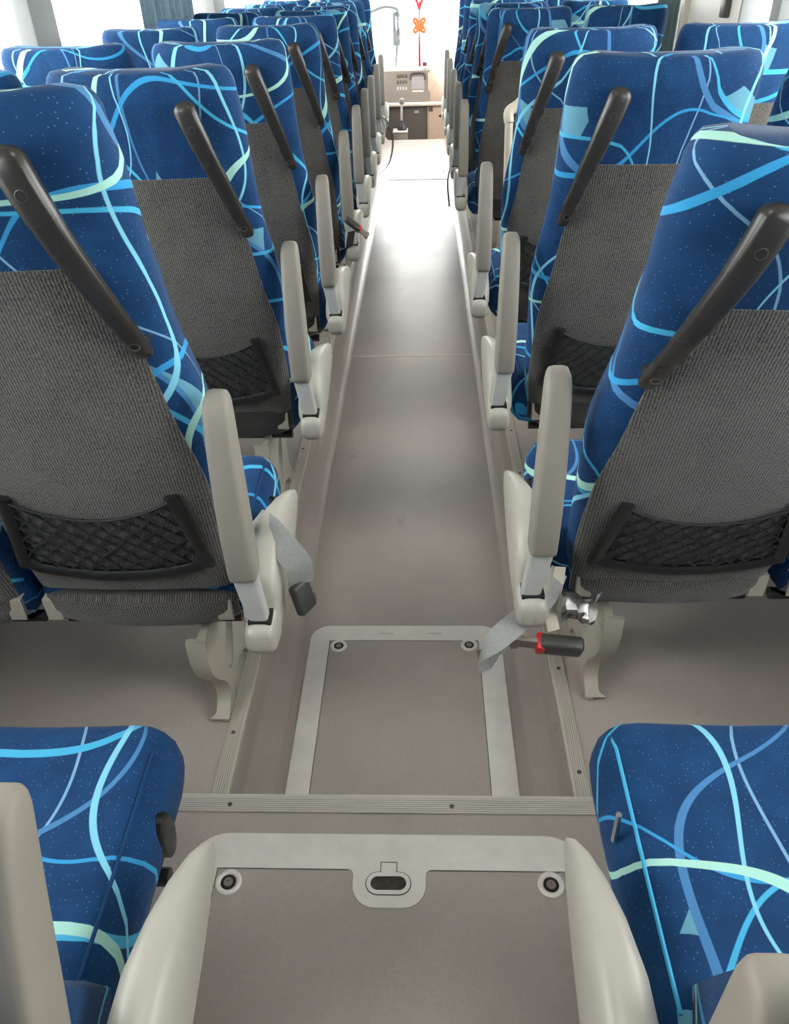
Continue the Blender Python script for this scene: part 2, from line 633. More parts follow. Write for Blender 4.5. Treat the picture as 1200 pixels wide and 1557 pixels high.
structure('window_%d' % n_win, mbox('windscreen', M_GLASS, XL + .06, XR - .06, Y_FRONT + .02, Y_FRONT + .026, .15, Z_ROOF))
structure('ground', mbox('ground', M_TARMAC, -160, 160, -160, 200, -1.35, -1.3))


# ------------------------------------------------------------------ curtains
def curtain(y0, y1, x, folds, amp, mat, z0=.74, z1=1.86):
    bm = bm_new()
    N = folds * 8
    rings = []
    for z in (z0, (z0 + z1) / 2, z1):
        rings.append([(x + amp * sin(2 * pi * folds * k / N + .9 * sin(k * .37)), y0 + (y1 - y0) * k / N, z) for k in range(N + 1)])
    loft(bm, rings, False)
    bmesh.ops.solidify(bm, geom=bm.faces[:], thickness=.003)
    return fin('curtain', bm, mat, angle=80)


put('curtain', curtain(4.03, 5.02, XL + .018, 8, .014, M_CURTAIN), label='grey-blue window curtain gathered over seats on the left', category='curtain')
put('curtain', curtain(4.20, 4.58, XR - .016, 5, .010, M_CURTAIN2), label='grey-green curtain bunched beside the middle door post', category='curtain')

# ------------------------------------------------------------------ seat meshes (local: x centre, y = 0 at the armrest, z = 0 at the platform, facing +y)
W_TAB = [(.40, .212), (.50, .222), (.65, .228), (.80, .234), (.95, .214), (1.08, .206), (1.18, .205), (1.24, .200), (1.275, .180)]
WR_TAB = [(.40, .165), (.55, .17), (.70, .16), (.90, .115), (1.05, .085), (1.20, .095), (1.275, .10)]
T_TAB = [(.40, .085), (.60, .095), (.80, .10), (1.0, .10), (1.12, .125), (1.22, .125), (1.275, .10)]


def y_rear(z):
    return .08 - .24 * (z - .40) / .87 + .012 * sin(pi * (z - .4) / .87)


def rear(x, z):
    w, wr, t = interp(W_TAB, z), interp(WR_TAB, z), interp(T_TAB, z)
    a = abs(x)
    if a <= wr:
        return y_rear(z) + .010 * (a / wr) ** 2 * .6
    q = min(1, (a - wr) / (w - wr))
    return y_rear(z) + .006 + (t * .55 - .006) * (1 - sqrt(max(0, 1 - q * q)))


def back_ring(z, shrink=1.0, dz=0.0):
    w, wr, t = interp(W_TAB, z), interp(WR_TAB, z), interp(T_TAB, z)
    half = []
    for x in (0, .4 * wr, .8 * wr):
        half.append((x, rear(x, z)))
    for k in range(0, 6):
        a = radians(90 * k / 6)
        x = wr + (w - wr) * sin(a)
        half.append((x, rear(x, z)))
    yr = y_rear(z)
    half.append((w, yr + t * .55))
    lobe = .03 if z < 1.1 else .004
    half += [(w - .002, yr + t * .80), (w - .014, yr + t + lobe), (w - .04, yr + t + lobe * 1.25), (w - .075, yr + t + lobe * .5), (w * .5, yr + t), (w * .2, yr + t)]
    half.append((0, yr + t))
    cy = yr + t * .5
    pts = half + [(-x, y) for x, y in reversed(half[1:-1])]
    return [((x * shrink), cy + (y - cy) * (.35 + .65 * shrink if shrink < 1 else 1), z + dz + .008 * min(1, (abs(x) / .2)) ** 3 * (1 if z > 1.2 else 0)) for x, y in pts]


def backrest_mesh():
    bm = bm_new()
    zs = [.40, .44, .50, .56, .62, .68, .74, .80, .86, .92, .98, 1.04, 1.10, 1.15, 1.20, 1.235]
    rings = [back_ring(z) for z in zs]
    for a in (20, 40, 60, 78):
        A = radians(a)
        sh = 1 - .16 * (1 - cos(A)) - (0.10 if a == 78 else 0)
        rings.append(back_ring(1.235, sh, .040 * sin(A)))
    uvs = []
    acc = 0
    ref = rings[7]
    for i, r in enumerate(rings):
        if i:
            acc += (Vector(rings[i][0]) - Vector(rings[i - 1][0])).length
        row = []
        s = 0
        for j in range(len(r) + 1):
            if j:
                s += (Vector(ref[j % len(r)]) - Vector(ref[j - 1])).length
            row.append((s, acc))
        uvs.append(row)
    # fold the perimeter so that both sides run outwards from the middle of the rear face
    for row in uvs:
        tot = row[-1][0]
        for j, (s, a) in enumerate(row):
            row[j] = (s if j <= len(row) // 2 else s - tot, a)
        row[len(row) // 2] = (row[len(row) // 2][0], row[len(row) // 2][1])
    loft(bm, rings, True, True, True, None)
    uvl = bm.loops.layers.uv.verify()
    bm.verts.index_update()
    n = len(rings[0])
    for f in bm.faces:
        idx = [l.vert.index for l in f.loops]
        js = [i % n for i in idx]
        wrap = (max(js) - min(js)) > n // 2
        for l, i in zip(f.loops, idx):
            r, j = divmod(i, n)
            if len(idx) > 4:
                l[uvl].uv = (l.vert.co.x, uvs[-1][0][1] + l.vert.co.y)
                continue
            s, a = uvs[r][j]
            if wrap and j == 0:
                s, a = uvs[r][n]
            if j > n // 2 or (wrap and j == 0):
                pass
            if not wrap and min(js) <= n // 2 < max(js) and j > n // 2:
                s = uvs[r][n // 2][0] + .02
            l[uvl].uv = (s, a)
    return fin('backrest', bm, M_BLUE, angle=70)


WP_TAB = [(.415, .205), (.50, .214), (.69, .210), (.80, .192), (.90, .180), (1.0, .166), (1.07, .152)]


def rear_patch(z0, z1, wtab, off, nz=14, nx=18, mat=M_GREY, thick=.004, crown=0.0):
    bm = bm_new()
    uvl = bm.loops.layers.uv.verify()
    g = []
    for i in range(nz + 1):
        z = z0 + (z1 - z0) * i / nz
        w = interp(wtab, z)
        row = []
        for j in range(nx + 1):
            # denser at the rim
            x = w * sin(pi / 2 * (2 * j / nx - 1)) if nx > 8 else w * (2 * j / nx - 1)
            row.append(bm.verts.new((x, rear(x, z) - off - crown * cos(pi / 2 * x / w), z)))
        g.append(row)
    for i in range(nz):
        for j in range(nx):
            f = bm.faces.new((g[i][j], g[i][j + 1], g[i + 1][j + 1], g[i + 1][j]))
            for l in f.loops:
                l[uvl].uv = (l.vert.co.x, l.vert.co.z)
    rim = [e for e in bm.edges if len(e.link_faces) == 1]
    r = bmesh.ops.extrude_edge_only(bm, edges=rim)
    for v in [x for x in r['geom'] if isinstance(x, bmesh.types.BMVert)]:
        v.co.y += thick + off
    return fin('patch', bm, mat, angle=50)


def lower_mesh(mat):
    """rolled fabric strip along the bottom edge of the back"""
    bm = bm_new()
    uvl = bm.loops.layers.uv.verify()
    prof = [(.086, .425), (.074, .415), (.076, .385), (.090, .350), (.115, .322), (.150, .308), (.19, .306), (.19, .40)]
    rings = []
    for k in range(15):
        x = -.205 + .41 * k / 14
        e = 1 - .35 * abs(2 * k / 14 - 1) ** 6
        sag = .018 * (1 - (2 * k / 14 - 1) ** 2)
        rings.append([(x, .13 + (y - .13) * e + .010 * (1 - e), .36 + (z - .36) * e - sag * (1 if z < .40 else .3)) for y, z in prof])
    loft(bm, rings)
    for f in bm.faces:
        for l in f.loops:
            l[uvl].uv = (l.vert.co.x, l.vert.co.z - l.vert.co.y)
    return fin('lower_panel', bm, mat, angle=60)


def pocket_frame_mesh(s):
    bm = bm_new()
    off = .009
    for q in (1, -1):
        pts = []
        for k in range(8):
            z = .655 - (.655 - .475) * k / 7
            x = q * (.148 + .030 * (k / 7))
            pts.append((x, rear(x, z) - off, z))
        tube(bm, pts, [.0125] * 8, 8, Vector((0, 1, 0)), .6, power=3)
    pts = []
    for k in range(17):
        f = 2 * k / 16 - 1
        x = .180 * f
        z = .452 + .030 * f * f + (.012 if abs(f) == 1 else 0)
        pts.append((x, rear(x, z) - off, z))
    tube(bm, pts, [.0125] * 17, 8, Vector((0, 1, 0)), .6, power=3)
    return fin('pocket_frame', bm, M_BLACK)


def top_cord_z(x):
    return .648 - .045 * (1 - (x / .15) ** 2)


def cord_mesh():
    bm = bm_new()
    pts = []
    for k in range(17):
        x = .150 * (2 * k / 16 - 1)
        z = top_cord_z(x)
        pts.append((x, rear(x, z) - .013, z))
    tube(bm, pts, .0026, 6, Vector((0, 1, 0)))
    return fin('elastic_cord', bm, M_CORD)


def net_mesh():
    bm = bm_new()
    rnd = random.Random(4)
    sp = .037
    for fam in (1, -1):
        for i in range(-16, 17):
            run = []
            for k in range(60):
                z = .455 + .2 * k / 59
                x = i * sp + fam * (z - .55) * 1.15
                x += .0035 * sin(pi * 2 * (z - .455) / .032 * .5 + i)
                lo = .462 + .030 * (x / .18) ** 2
                inside = abs(x) < .148 + .030 * (.655 - z) / .18 and lo < z < (top_cord_z(x) if abs(x) < .15 else .645)
                if inside:
                    run.append((x + .002 * sin(i * 3 + k * .8), rear(x, z) - .0075 - .004 * abs(sin(k * .55 + i)), z))
                else:
                    if len(run) > 4:
                        P = path_pts(run[::3] + ([run[-1]] if (len(run) - 1) % 3 else []), max(4, len(run) // 3 + 1))
                        tube(bm, P, [.0019 + .0012 * (q % 2) for q in range(len(P))], 4, Vector((0, 1, 0)), cap=False)
                    run = []
            if len(run) > 4:
                P = path_pts(run[::3], max(4, len(run) // 3 + 1))
                tube(bm, P, [.0019 + .0012 * (q % 2) for q in range(len(P))], 4, Vector((0, 1, 0)), cap=False)
    return fin('net', bm, M_CORD)


def cushion_ring(y, f=1.0, top=.46, drop=0.0):
    """cross section in x-z starting under the middle, going round over the aisle side"""
    half = [(0, .315), (.17, .315), (.205, .322), (.224, .345), (.232, .385), (.226, .420), (.212, .445), (.196, .4585), (.17, .4625), (.10, top - .002), (0, top - .006)]
    pts = half + [(-x, z) for x, z in reversed(half[1:-1])]
    zc = .39
    return [(x * (1 - (1 - f) * .35), y, zc + (z - zc) * f - drop) for x, z in pts]


def cushion_mesh():
    bm = bm_new()
    ys = [(.11, .75), (.13, .95), (.18, 1), (.26, 1), (.34, 1), (.42, 1), (.47, 1), (.505, .995), (.532, .96), (.552, .87), (.563, .72), (.568, .5)]
    rings = []
    for y, f in ys:
        lift = .010 * max(0, (y - .26) / .24) if y < .5 else .010
        r = cushion_ring(y, f)
        rings.append([(x, yy, z + lift * (1 if z > .40 else 0) * f) for x, yy, z in r])
    uvs = []
    acc = 0
    for i, r in enumerate(rings):
        if i:
            acc += (Vector(rings[i][len(r) // 2]) - Vector(rings[i - 1][len(r) // 2])).length
        s = 0
        row = []
        ref = rings[4]
        for j in range(len(r) + 1):
            if j:
                s += (Vector(ref[j % len(r)]) - Vector(ref[j - 1])).length
            row.append((s, acc))
        uvs.append(row)
    loft(bm, rings, True, True, True, uvs)
    return fin('cushion', bm, M_BLUE, angle=70)


def piping_mesh():
    out = []
    for q in (1, -1):
        bm = bm_new()
        pts = [(q * .203, y, .4545 + .010 * max(0, min(1, (y - .26) / .24)) - (.012 if y > .53 else 0)) for y in (.15, .22, .30, .38, .46, .50, .535)]
        tube(bm, pts, .0028, 5)
        out.append(fin('piping', bm, M_BLUE))
    return out


def button_mesh(s):
    bm = bm_new()
    rings = []
    for x, g in ((.222, 1.0), (.2335, 1.0), (.236, .92), (.2368, .7)):
        rings.append([(s * x, .415 + .024 * g * cos(2 * pi * k / 18), .383 + .047 * g * sin(2 * pi * k / 18)) for k in range(18)])
    loft(bm, rings)
    return fin('recline_button', bm, M_BLACK)


def oval_rings(st, power, n=20):
    out = []
    for z, hx, hy, xo, yo in st:
        ring = []
        for k in range(n):
            a = 2 * pi * (k + .5) / n
            c, q = cos(a), sin(a)
            e = 2 / power
            ring.append((xo + hx * math.copysign(abs(c) ** e, c), yo + hy * math.copysign(abs(q) ** e, q), z))
        out.append(ring)
    return out


def pad_mesh():
    """stowed armrest pad, standing upright; local origin at the pivot (z = 0 there)"""
    bm = bm_new()
    st = [(.112, .0235, .022, 0, -.012), (.116, .0250, .027, 0, -.012), (.125, .0258, .029, 0, -.012), (.20, .0260, .031, 0, -.012), (.28, .0250, .032, 0, -.010), (.36, .0235, .030, 0, -.005), (.42, .0220, .027, 0, .002), (.440, .0212, .024, 0, .006), (.452, .0195, .020, 0, .009), (.459, .0165, .014, 0, .012), (.462, .0110, .008, 0, .014)]
    loft(bm, oval_rings(st, 4.2))
    return fin('armrest_pad', bm, M_PAD, angle=60)


def arm_mesh(s):
    bm = bm_new()
    st = [(.118, .0225, .016, 0, -.012), (.07, .0205, .016, s * .006, -.014), (.03, .0190, .015, s * .012, -.016), (.004, .0175, .014, s * .016, -.016)]
    loft(bm, oval_rings(st, 5, 16))
    return fin('armrest_arm', bm, M_ARM, angle=50)


def shell_mesh(s):
    """leaf-shaped armrest housing pointing forwards, flat on the aisle side, bulging on the seat side"""
    bm = bm_new()
    st = [(-.052, .020, .404, .432), (-.049, .026, .392, .444), (-.036, .0295, .382, .452), (.000, .031, .376, .456), (.008, .031, .376, .462), (.014, .031, .376, .500), (.05, .032, .376, .528), (.10, .032, .380, .545), (.16, .031, .390, .548), (.22, .027, .410, .541), (.27, .0215, .432, .530), (.31, .0145, .454, .518), (.330, .0075, .470, .508), (.336, .003, .478, .500)]
    rings = []
    for y, hx, z0, z1 in st:
        ring = []
        zc, hz = (z0 + z1) / 2, (z1 - z0) / 2
        for k in range(20):
            a = 2 * pi * (k + .5) / 20
            c, q = cos(a), sin(a)
            e = 2 / 3.2
            x = hx * math.copysign(abs(c) ** e, c)
            # keep the aisle face in one plane
            x = x + (.031 - hx) * .8 if y > .1 else x
            if x < 0 and q > 0 and y > 0:
                x *= 1.25
            ring.append((s * x, y, zc + hz * math.copysign(abs(q) ** e, q)))
        rings.append(ring)
    loft(bm, rings)
    return fin('armrest_base', bm, M_SHELL, angle=60)


def slot_mesh():
    bm = bm_new()
    box(bm, -.022, .022, -.034, .012, .444, .4575, bev=.004)
    return fin('slot', bm, M_BLACK)


def leg_mesh(s):
    """cast leg: fore-and-aft web with an oval hole, S-curved rear flange and a foot"""
    bm = bm_new()
    rearp = [(.075, .300), (.070, .255), (.078, .205), (.105, .160), (.142, .115), (.158, .075), (.150, .040), (.120, .018), (.108, .010), (.108, 0)]
    front = [(.42, .300), (.42, .262), (.37, .225), (.345, .15), (.352, .06), (.385, .016), (.395, 0)]
    bottom = [(.335, 0), (.318, .035), (.250, .060), (.195, .035), (.178, 0)]
    outer = [(y, z) for y, z in rearp[::-1]] + front + bottom
    P = [Vector((y, z, 0)) for y, z in outer]
    hole = [(.225 + .035 * cos(2 * pi * k / 14) + .03 * sin(2 * pi * k / 14), .165 + .075 * sin(2 * pi * k / 14)) for k in range(14)]
    poly_plate(bm, [[(p.x, p.y) for p in P], hole], -.010, .010)
    lo = [v for v in bm.verts if v.co.z < 0]
    # close the far side
    tmp = bmesh.new()
    poly_plate(tmp, [[(p.x, p.y) for p in P], hole], 0, 0.0)
    fs = [[(v.co.x, v.co.y) for v in f.verts] for f in tmp.faces if f.calc_area() > 1e-9 and abs(f.normal.z) > .5]
    tmp.free()
    for f in fs:
        try:
            bm.faces.new([bm.verts.new((x, y, -.010)) for x, y in f])
        except ValueError:
            pass
    bmesh.ops.remove_doubles(bm, verts=bm.verts[:], dist=1e-5)
    for v in bm.verts:
        y, z, x = v.co
        v.co = (x, y, z)
    # rear flange following the rear edge, wide at the top
    pts = path_pts([(0, y, z) for y, z in rearp[:-1]], 26)
    rings = []
    for i, p in enumerate(pts):
        a, b = pts[max(i - 1, 0)], pts[min(i + 1, len(pts) - 1)]
        t = (b - a).normalized()
        nn = Vector((0, -t.z, t.y))
        if nn.y > 0:
            nn = -nn
        f = i / (len(pts) - 1)
        w0 = -s * (.030 - .012 * f)       # towards the wall side
        w1 = s * .012
        if f > .86:
            w0 = -s * (.018 + .02 * (f - .86) / .14)
        th = .007
        rings.append([Vector((w0, p.y, p.z)) + nn * th, Vector((w1, p.y, p.z)) + nn * th, Vector((w1, p.y, p.z)) - nn * th, Vector((w0, p.y, p.z)) - nn * th])
    loft(bm, rings)
    bmesh.ops.bevel(bm, geom=[e for e in bm.edges if len(e.link_faces) == 2 and e.calc_face_angle(0) > .8], offset=.002, segments=1, affect='EDGES')
    return fin('leg', bm, M_LEG, angle=35)


def bracket_mesh():
    bm = bm_new()
    box(bm, -.017, .017, -.0025, .0025, -.040, .016, bev=.002, seg=1)
    box(bm, -.017, .017, 0, .05, .012, .016, bev=.001, seg=1)
    return fin('bracket', bm, M_LEG)


def frame_mesh(hw):
    bm = bm_new()
    for y in (.16, .40):
        tube(bm, [(-hw, y, .293), (0, y, .293), (hw, y, .293)], .014, 8)
    box(bm, -.165, .165, .13, .52, .303, .318, bev=.005, seg=1)
    return fin('seat_frame', bm, M_BLACK)


def handle_at(s, f):
    x = .108 + (.186 - .108) * f
    z = 1.225 + (.935 - 1.225) * f
    stand = .016 + .036 * (max(0, sin(pi * min(1, f * 1.0))) ** .8) * (1 - .35 * f)
    return Vector((s * (x + .006 * sin(pi * f)), rear(x, z) - stand, z))


def handle_rad(f):
    r = .0225 - .0085 * f
    e = .055
    if f < e:
        r *= sqrt(max(.02, 1 - ((e - f) / e) ** 2))
    if f > 1 - e * .6:
        r *= sqrt(max(.02, 1 - ((f - 1 + e * .6) / (e * .6)) ** 2))
    return r


def handle_meshes(s):
    out = []
    ups = Vector((0, 1, 0))
    top = [0, .004, .012, .025, .04, .055, .09, .14, .20, .26, .285]
    mid = [.285, .34, .40, .46, .52, .58, .64, .70, .76, .80]
    bot = [.80, .84, .88, .92, .955, .975, .99, .997, 1]
    for nm, fs in (('handle_cap', top), ('grab_handle', mid), ('handle_cap', bot)):
        bm = bm_new()
        sc = 1.0 if nm == 'grab_handle' else 1.03
        tube(bm, [handle_at(s, f) for f in fs], [handle_rad(f) * sc for f in fs], 16, ups, .70, power=3.0)
        if nm == 'handle_cap':   # foot joining the cap to the backrest
            c = handle_at(s, .10 if fs is top else .93)
            x, z = abs(c.x), c.z
            tube(bm, [c, Vector((c.x, rear(x, z) + .012, z))], .010, 10, Vector((0, 0, 1)))
        out.append((nm, fin(nm, bm, M_HANDLE, angle=50)))
    sc = []
    for f in (.17, .90):
        bm = bm_new()
        t = (handle_at(s, f + .03) - handle_at(s, f - .03)).normalized()
        nn = Vector((0, -1, 0))
        nn = (nn - t * nn.dot(t)).normalized()
        c = handle_at(s, f) + nn * (handle_rad(f) * .70 - .0014)
        s1 = t.cross(nn)
        rings = []
        for r, h in ((.0080, 0), (.0080, .0026), (.0066, .0030), (.0058, .0010), (.0005, .0010)):
            rings.append([c + nn * h + (t * cos(2 * pi * k / 14) + s1 * sin(2 * pi * k / 14)) * r for k in range(14)])
        loft(bm, rings, True, False, True)
        sc.append(fin('screw', bm, M_BUCKLE))
    return out, sc


def narrowed(me, side):
    """copy whose wall side (side = aisle direction, 0 = both) is drawn in to leave room for the neighbour"""
    c = me.copy()
    for v in c.vertices:
        if side == 0 or v.co.x * side < 0:
            v.co.x *= .92
    return c


ME = {}
for nm, me in (('backrest', backrest_mesh()), ('panel', rear_patch(.404, 1.07, WP_TAB, .004)), ('lower_grey', lower_mesh(M_GREY)), ('lower_dark', lower_mesh(M_DARK)), ('cushion', cushion_mesh())):
    ME[nm] = {1: narrowed(me, 1), -1: narrowed(me, -1), 0: narrowed(me, 0)}
ME.update({
    'pocket': pocket_frame_mesh(1), 'cord': cord_mesh(), 'net': net_mesh(), 'piping': piping_mesh(), 'pad': pad_mesh(), 'slot': slot_mesh(),
    'arm': {1: arm_mesh(1), -1: arm_mesh(-1)}, 'shell': {1: shell_mesh(1), -1: shell_mesh(-1)},
    'bracket': bracket_mesh(), 'frame': frame_mesh(.19), 'button': {1: button_mesh(1), -1: button_mesh(-1)},
    'leg': {1: leg_mesh(1), -1: leg_mesh(-1)}, 'handle': {1: handle_meshes(1), -1: handle_meshes(-1)},
    'wall_bracket': mbox('wall_bracket', M_LEG, -.02, .02, .10, .50, .20, .30, bev=.012),
})
PAD_X = {1: .265, -1: .293}
SHELL_X = {1: .281, -1: .303}


def seat(name, label, group, cx, d, s, aisle=True, lower='lower_dark', pad_tilt=0.0, pocket=True, recline=0.0, pad_dx=0.0, lift=0.0, cush_dx=0.0, button=True):
    """s = +1 when the aisle lies at +x"""
    t = empty(name, label, 'seat', (cx, d, 0), group)
    v = s if aisle else 0
    piv = Vector((0, .13, .40))
    rot = Matrix.Rotation(recline, 3, 'X')
    bl = piv - rot @ piv + Vector((0, 0, lift))
    br = (recline, 0, 0)

    def b(nm, me, par=t, **k):
        return put(nm, me, par, **k)
    b('backrest', ME['backrest'][v], loc=bl, rot=br)
    b('back_panel', ME['panel'][v], loc=bl, rot=br, label='grey woven panel covering the rear of the back')
    b('lower_panel', ME[lower][v])
    if pocket:
        f = b('pocket_frame', ME['pocket'], loc=bl, rot=br, label='black net pocket frame')
        b('net', ME['net'], f, kind='stuff')
        b('elastic_cord', ME['cord'], f)
    c = b('cushion', ME['cushion'][v], loc=(cush_dx, 0, 0))
    for me in ME['piping']:
        b('piping', me, c)
    b('seat_frame', ME['frame'])
    for q in (1, -1):
        b('bracket', ME['bracket'], loc=(q * .178, .092, .385))
    if not aisle:
        b('wall_bracket', ME['wall_bracket'], loc=(-s * ((cx - XL if s > 0 else XR - cx) - .02), 0, 0))
        return t
    b('leg', ME['leg'][s], loc=(s * .118, 0, 0))
    if button:
        b('recline_button', ME['button'][s], loc=(cush_dx, 0, 0), label='black oval recline button')
    parts, screws = ME['handle'][s]
    main = None
    for nm, me in parts:
        if nm == 'grab_handle':
            main = b(nm, me, loc=bl, rot=br, label='black plastic grab handle')
    for nm, me in parts:
        if nm != 'grab_handle':
            b(nm, me, main)
    for me in screws:
        b('screw', me, main)
    base = b('armrest_base', ME['shell'][s], loc=(s * SHELL_X[s], 0, 0), label='white leaf-shaped armrest housing')
    b('slot', ME['slot'], base)
    arm = b('armrest', ME['pad'], loc=(s * (PAD_X[s] + pad_dx), .0, .44), rot=(-pad_tilt, 0, 0), label='beige armrest stowed upright')
    b('armrest_arm', ME['arm'][s], arm)
    return t


ORD = ['', 'first', 'second', 'third', 'fourth', 'fifth', 'sixth', 'seventh', 'eighth', 'ninth', 'tenth']
ROWS_L = [.215, 1.04, 1.84, 2.58, 3.42, 4.16, 4.83, 5.50, 6.25, 7.0]
ROWS_R = [.225, 1.11, 1.88, 2.72, None, 4.26, 5.02, 5.76, 6.52, 7.28]
CXL, CXR = -.585, .510
CXLW, CXRW = -1.020, .945
SEATS = {}
G = 'blue patterned bus seats in rows'
for k, d in enumerate(ROWS_L):
    la = 'blue ribbon-patterned aisle seat, %s row ahead of the step, driver side' % ORD[k] if k else 'blue patterned seat cushion left of the silver rear hatch'
    lw = 'blue ribbon-patterned window seat, %s row ahead of the step, driver side' % ORD[k] if k else 'blue patterned window seat behind the step, driver side'
    SEATS['L%d' % k] = seat('bus_seat', la, G, CXL, d, 1, True, 'lower_grey' if k == 1 else 'lower_dark', radians(18) if k == 0 else 0, recline=-.05 if k == 1 else (.22 if k == 0 else 0), pad_dx=-.035 if k == 0 else 0, lift=.035 if k == 1 else 0, cush_dx=-.032 if k == 0 else 0)
    SEATS['LW%d' % k] = seat('bus_seat', lw, G, CXLW - (.03 if k == 0 else 0), d, 1, False, 'lower_grey' if k == 1 else 'lower_dark')
n = 0
for k, d in enumerate(ROWS_R):
    if d is None:
        continue
    la = 'blue ribbon-patterned aisle seat, %s row ahead of the step, door side' % ORD[n] if k else 'blue patterned seat cushion right of the silver rear hatch'
    lw = 'blue ribbon-patterned window seat, %s row ahead of the step, door side' % ORD[n] if k else 'blue patterned window seat behind the step, door side'
    SEATS['R%d' % k] = seat('bus_seat', la, G, CXR, d, -1, True, 'lower_grey' if k == 1 else 'lower_dark', radians(-1.5) if k == 0 else 0, k != 5, .13 if k == 0 else (.075 if k == 1 else 0), -.006 if k == 0 else 0, cush_dx=-.020 if k == 0 else -.026, button=k != 0)
    SEATS['RW%d' % k] = seat('bus_seat', lw, G, CXRW, d, -1, False, 'lower_grey' if k == 1 else 'lower_dark', pocket=k != 5)
    n += 1


# ------------------------------------------------------------------ seat belts
def buckle_parts(parent, loc, rot):
    bm = bm_new()
    box(bm, -.030, .042, -.011, .011, -.017, .017, bev=.007, seg=3)
    b = put('buckle', fin('buckle', bm, M_BUCKLE), parent, loc, rot)
    bm = bm_new()
    box(bm, -.0345, -.019, -.012, .012, -.0135, .0135, bev=.004)
    put('release_button', fin('release_button', bm, M_RED), b, label='red release button')
    bm = bm_new()
    box(bm, -.062, -.033, -.004, .004, -.0145, .0145, bev=.0025)
    box(bm, -.075, -.060, -.006, .006, -.020, .020, bev=.004)
    put('tongue', fin('tongue', bm, M_DASH), b)
    return b


def belt(seatobj, pts, sides, width, mat=M_WEB, n=22, label=None):
    """pts are world points; the belt becomes a part of its seat"""
    off = Vector(seatobj.location)
    P = path_pts([Vector(p) - off for p in pts], n)
    SD = path_pts(sides, n) if isinstance(sides, list) else sides
    bm = strip(bm_new(), P, width, .0018, SD)
    return put('seat_belt', fin('seat_belt', bm, mat, angle=60), seatobj, label=label or 'silver grey seat belt webbing')


# first row, door side: looped webbing, latched buckle with a red button
r1 = SEATS['R1']
b1 = belt(r1, [(.268, 1.16, .45), (.238, 1.12, .418), (.190, 1.085, .392), (.140, 1.055, .365), (.112, 1.045, .335), (.112, 1.06, .300), (.140, 1.09, .290), (.180, 1.11, .305)],
          [(.25, .55, .6), (.2, .6, .6), (.1, .65, .6), (.1, .7, .5), (.2, .8, .2), (.3, .8, -.1), (.3, .7, -.2), (.2, .7, 0)], .046)
bk = buckle_parts(b1, Vector((.262, 1.075, .330)) - Vector(r1.location), (radians(25), radians(4), radians(-4)))
bk.scale = (1.22, 1.5, 1.35)
belt(r1, [(.268, 1.16, .46), (.262, 1.14, .42), (.252, 1.12, .38), (.258, 1.10, .345)], [(.8, .3, 0)] * 4, .026, M_PIPE, label='beige belt stalk')
# first row, driver side: short strap folded over the housing with a dark latch
l1 = SEATS['L1']
b2 = belt(l1, [(-.352, 1.27, .500), (-.330, 1.22, .530), (-.298, 1.17, .545), (-.262, 1.125, .535), (-.238, 1.105, .512), (-.236, 1.10, .47)],
          [(.5, .45, .45), (.6, .5, .4), (.6, .5, .4), (.6, .45, .4), (.7, .4, .3), (.8, .4, .1)], .052)
bm = bm_new()
box(bm, -.024, .024, -.010, .010, -.055, .012, bev=.007, seg=3)
lt = put('buckle', fin('buckle', bm, M_BUCKLE), b2, Vector((-.240, 1.098, .462)) - Vector(l1.location), (radians(-15), 0, radians(60)))
put('tongue', mbox('tongue', M_CHROME, .012, .030, -.005, .005, -.05, -.028, bev=.003), lt)
# fourth row, driver side: buckle standing up against the armrest
l4 = SEATS['L4']
b4 = belt(l4, [(-.325, 3.40, .42), (-.315, 3.36, .47), (-.300, 3.32, .53)], [(.8, .3, .2)] * 3, .034, M_BUCKLE, 8, 'dark seat belt stalk')
buckle_parts(b4, Vector((-.285, 3.285, .565)) - Vector(l4.location), (radians(70), radians(-40), radians(180)))
# far rows: dark straps hanging into the aisle
for key, pts in (('L8', [(-.30, 6.33, .56), (-.24, 6.28, .50), (-.215, 6.26, .38), (-.25, 6.24, .24), (-.33, 6.22, .17)]),
                 ('R7', [(.235, 5.84, .50), (.20, 5.80, .44), (.205, 5.78, .32), (.185, 5.76, .20), (.20, 5.75, .04)])):
    belt(SEATS[key], pts, [(.3, .9, .1)] * 5, .035, M_BUCKLE, 16, 'dark seat belt strap dangling into the aisle')
# rear cushion, driver side: end of a strap in the gap
l0 = SEATS['L0']
belt(l0, [(-.432, .372, .470), (-.428, .345, .490), (-.425, .315, .488), (-.422, .29, .455)], [(.9, .1, .2)] * 4, .045)
# rear cushion, door side: chrome pin
r0 = SEATS['R0']
bm = bm_new()
tube(bm, [(.262, .60, .43), (.258, .595, .50)], .004, 8, Vector((0, 1, 0)))
o = put('belt_pin', fin('belt_pin', bm, M_CHROME), r0, -Vector(r0.location), label='bright steel pin')

# crumpled foil wrapper pushed in beside the cushion
bm = bm_new()
rnd = random.Random(7)
g = []
for i in range(9):
    row = []
    for j in range(9):
        fx, fz = i / 8, j / 8
        row.append(bm.verts.new((.274 + .066 * fx + .006 * rnd.uniform(-1, 1), 1.118 + .014 * sin(fz * 9 + fx * 3) + .006 * rnd.uniform(-1, 1), .345 + .085 * fz + .008 * sin(fx * 7))))
    g.append(row)
for i in range(8):
    for j in range(8):
        bm.faces.new((g[i][j], g[i + 1][j], g[i + 1][j + 1], g[i][j + 1]))
bmesh.ops.solidify(bm, geom=bm.faces[:], thickness=.001)
put('foil_wrapper', fin('foil_wrapper', bm, M_FOIL, angle=20), label='crumpled silver foil wrapper stuffed beside the door-side armrest', category='wrapper')


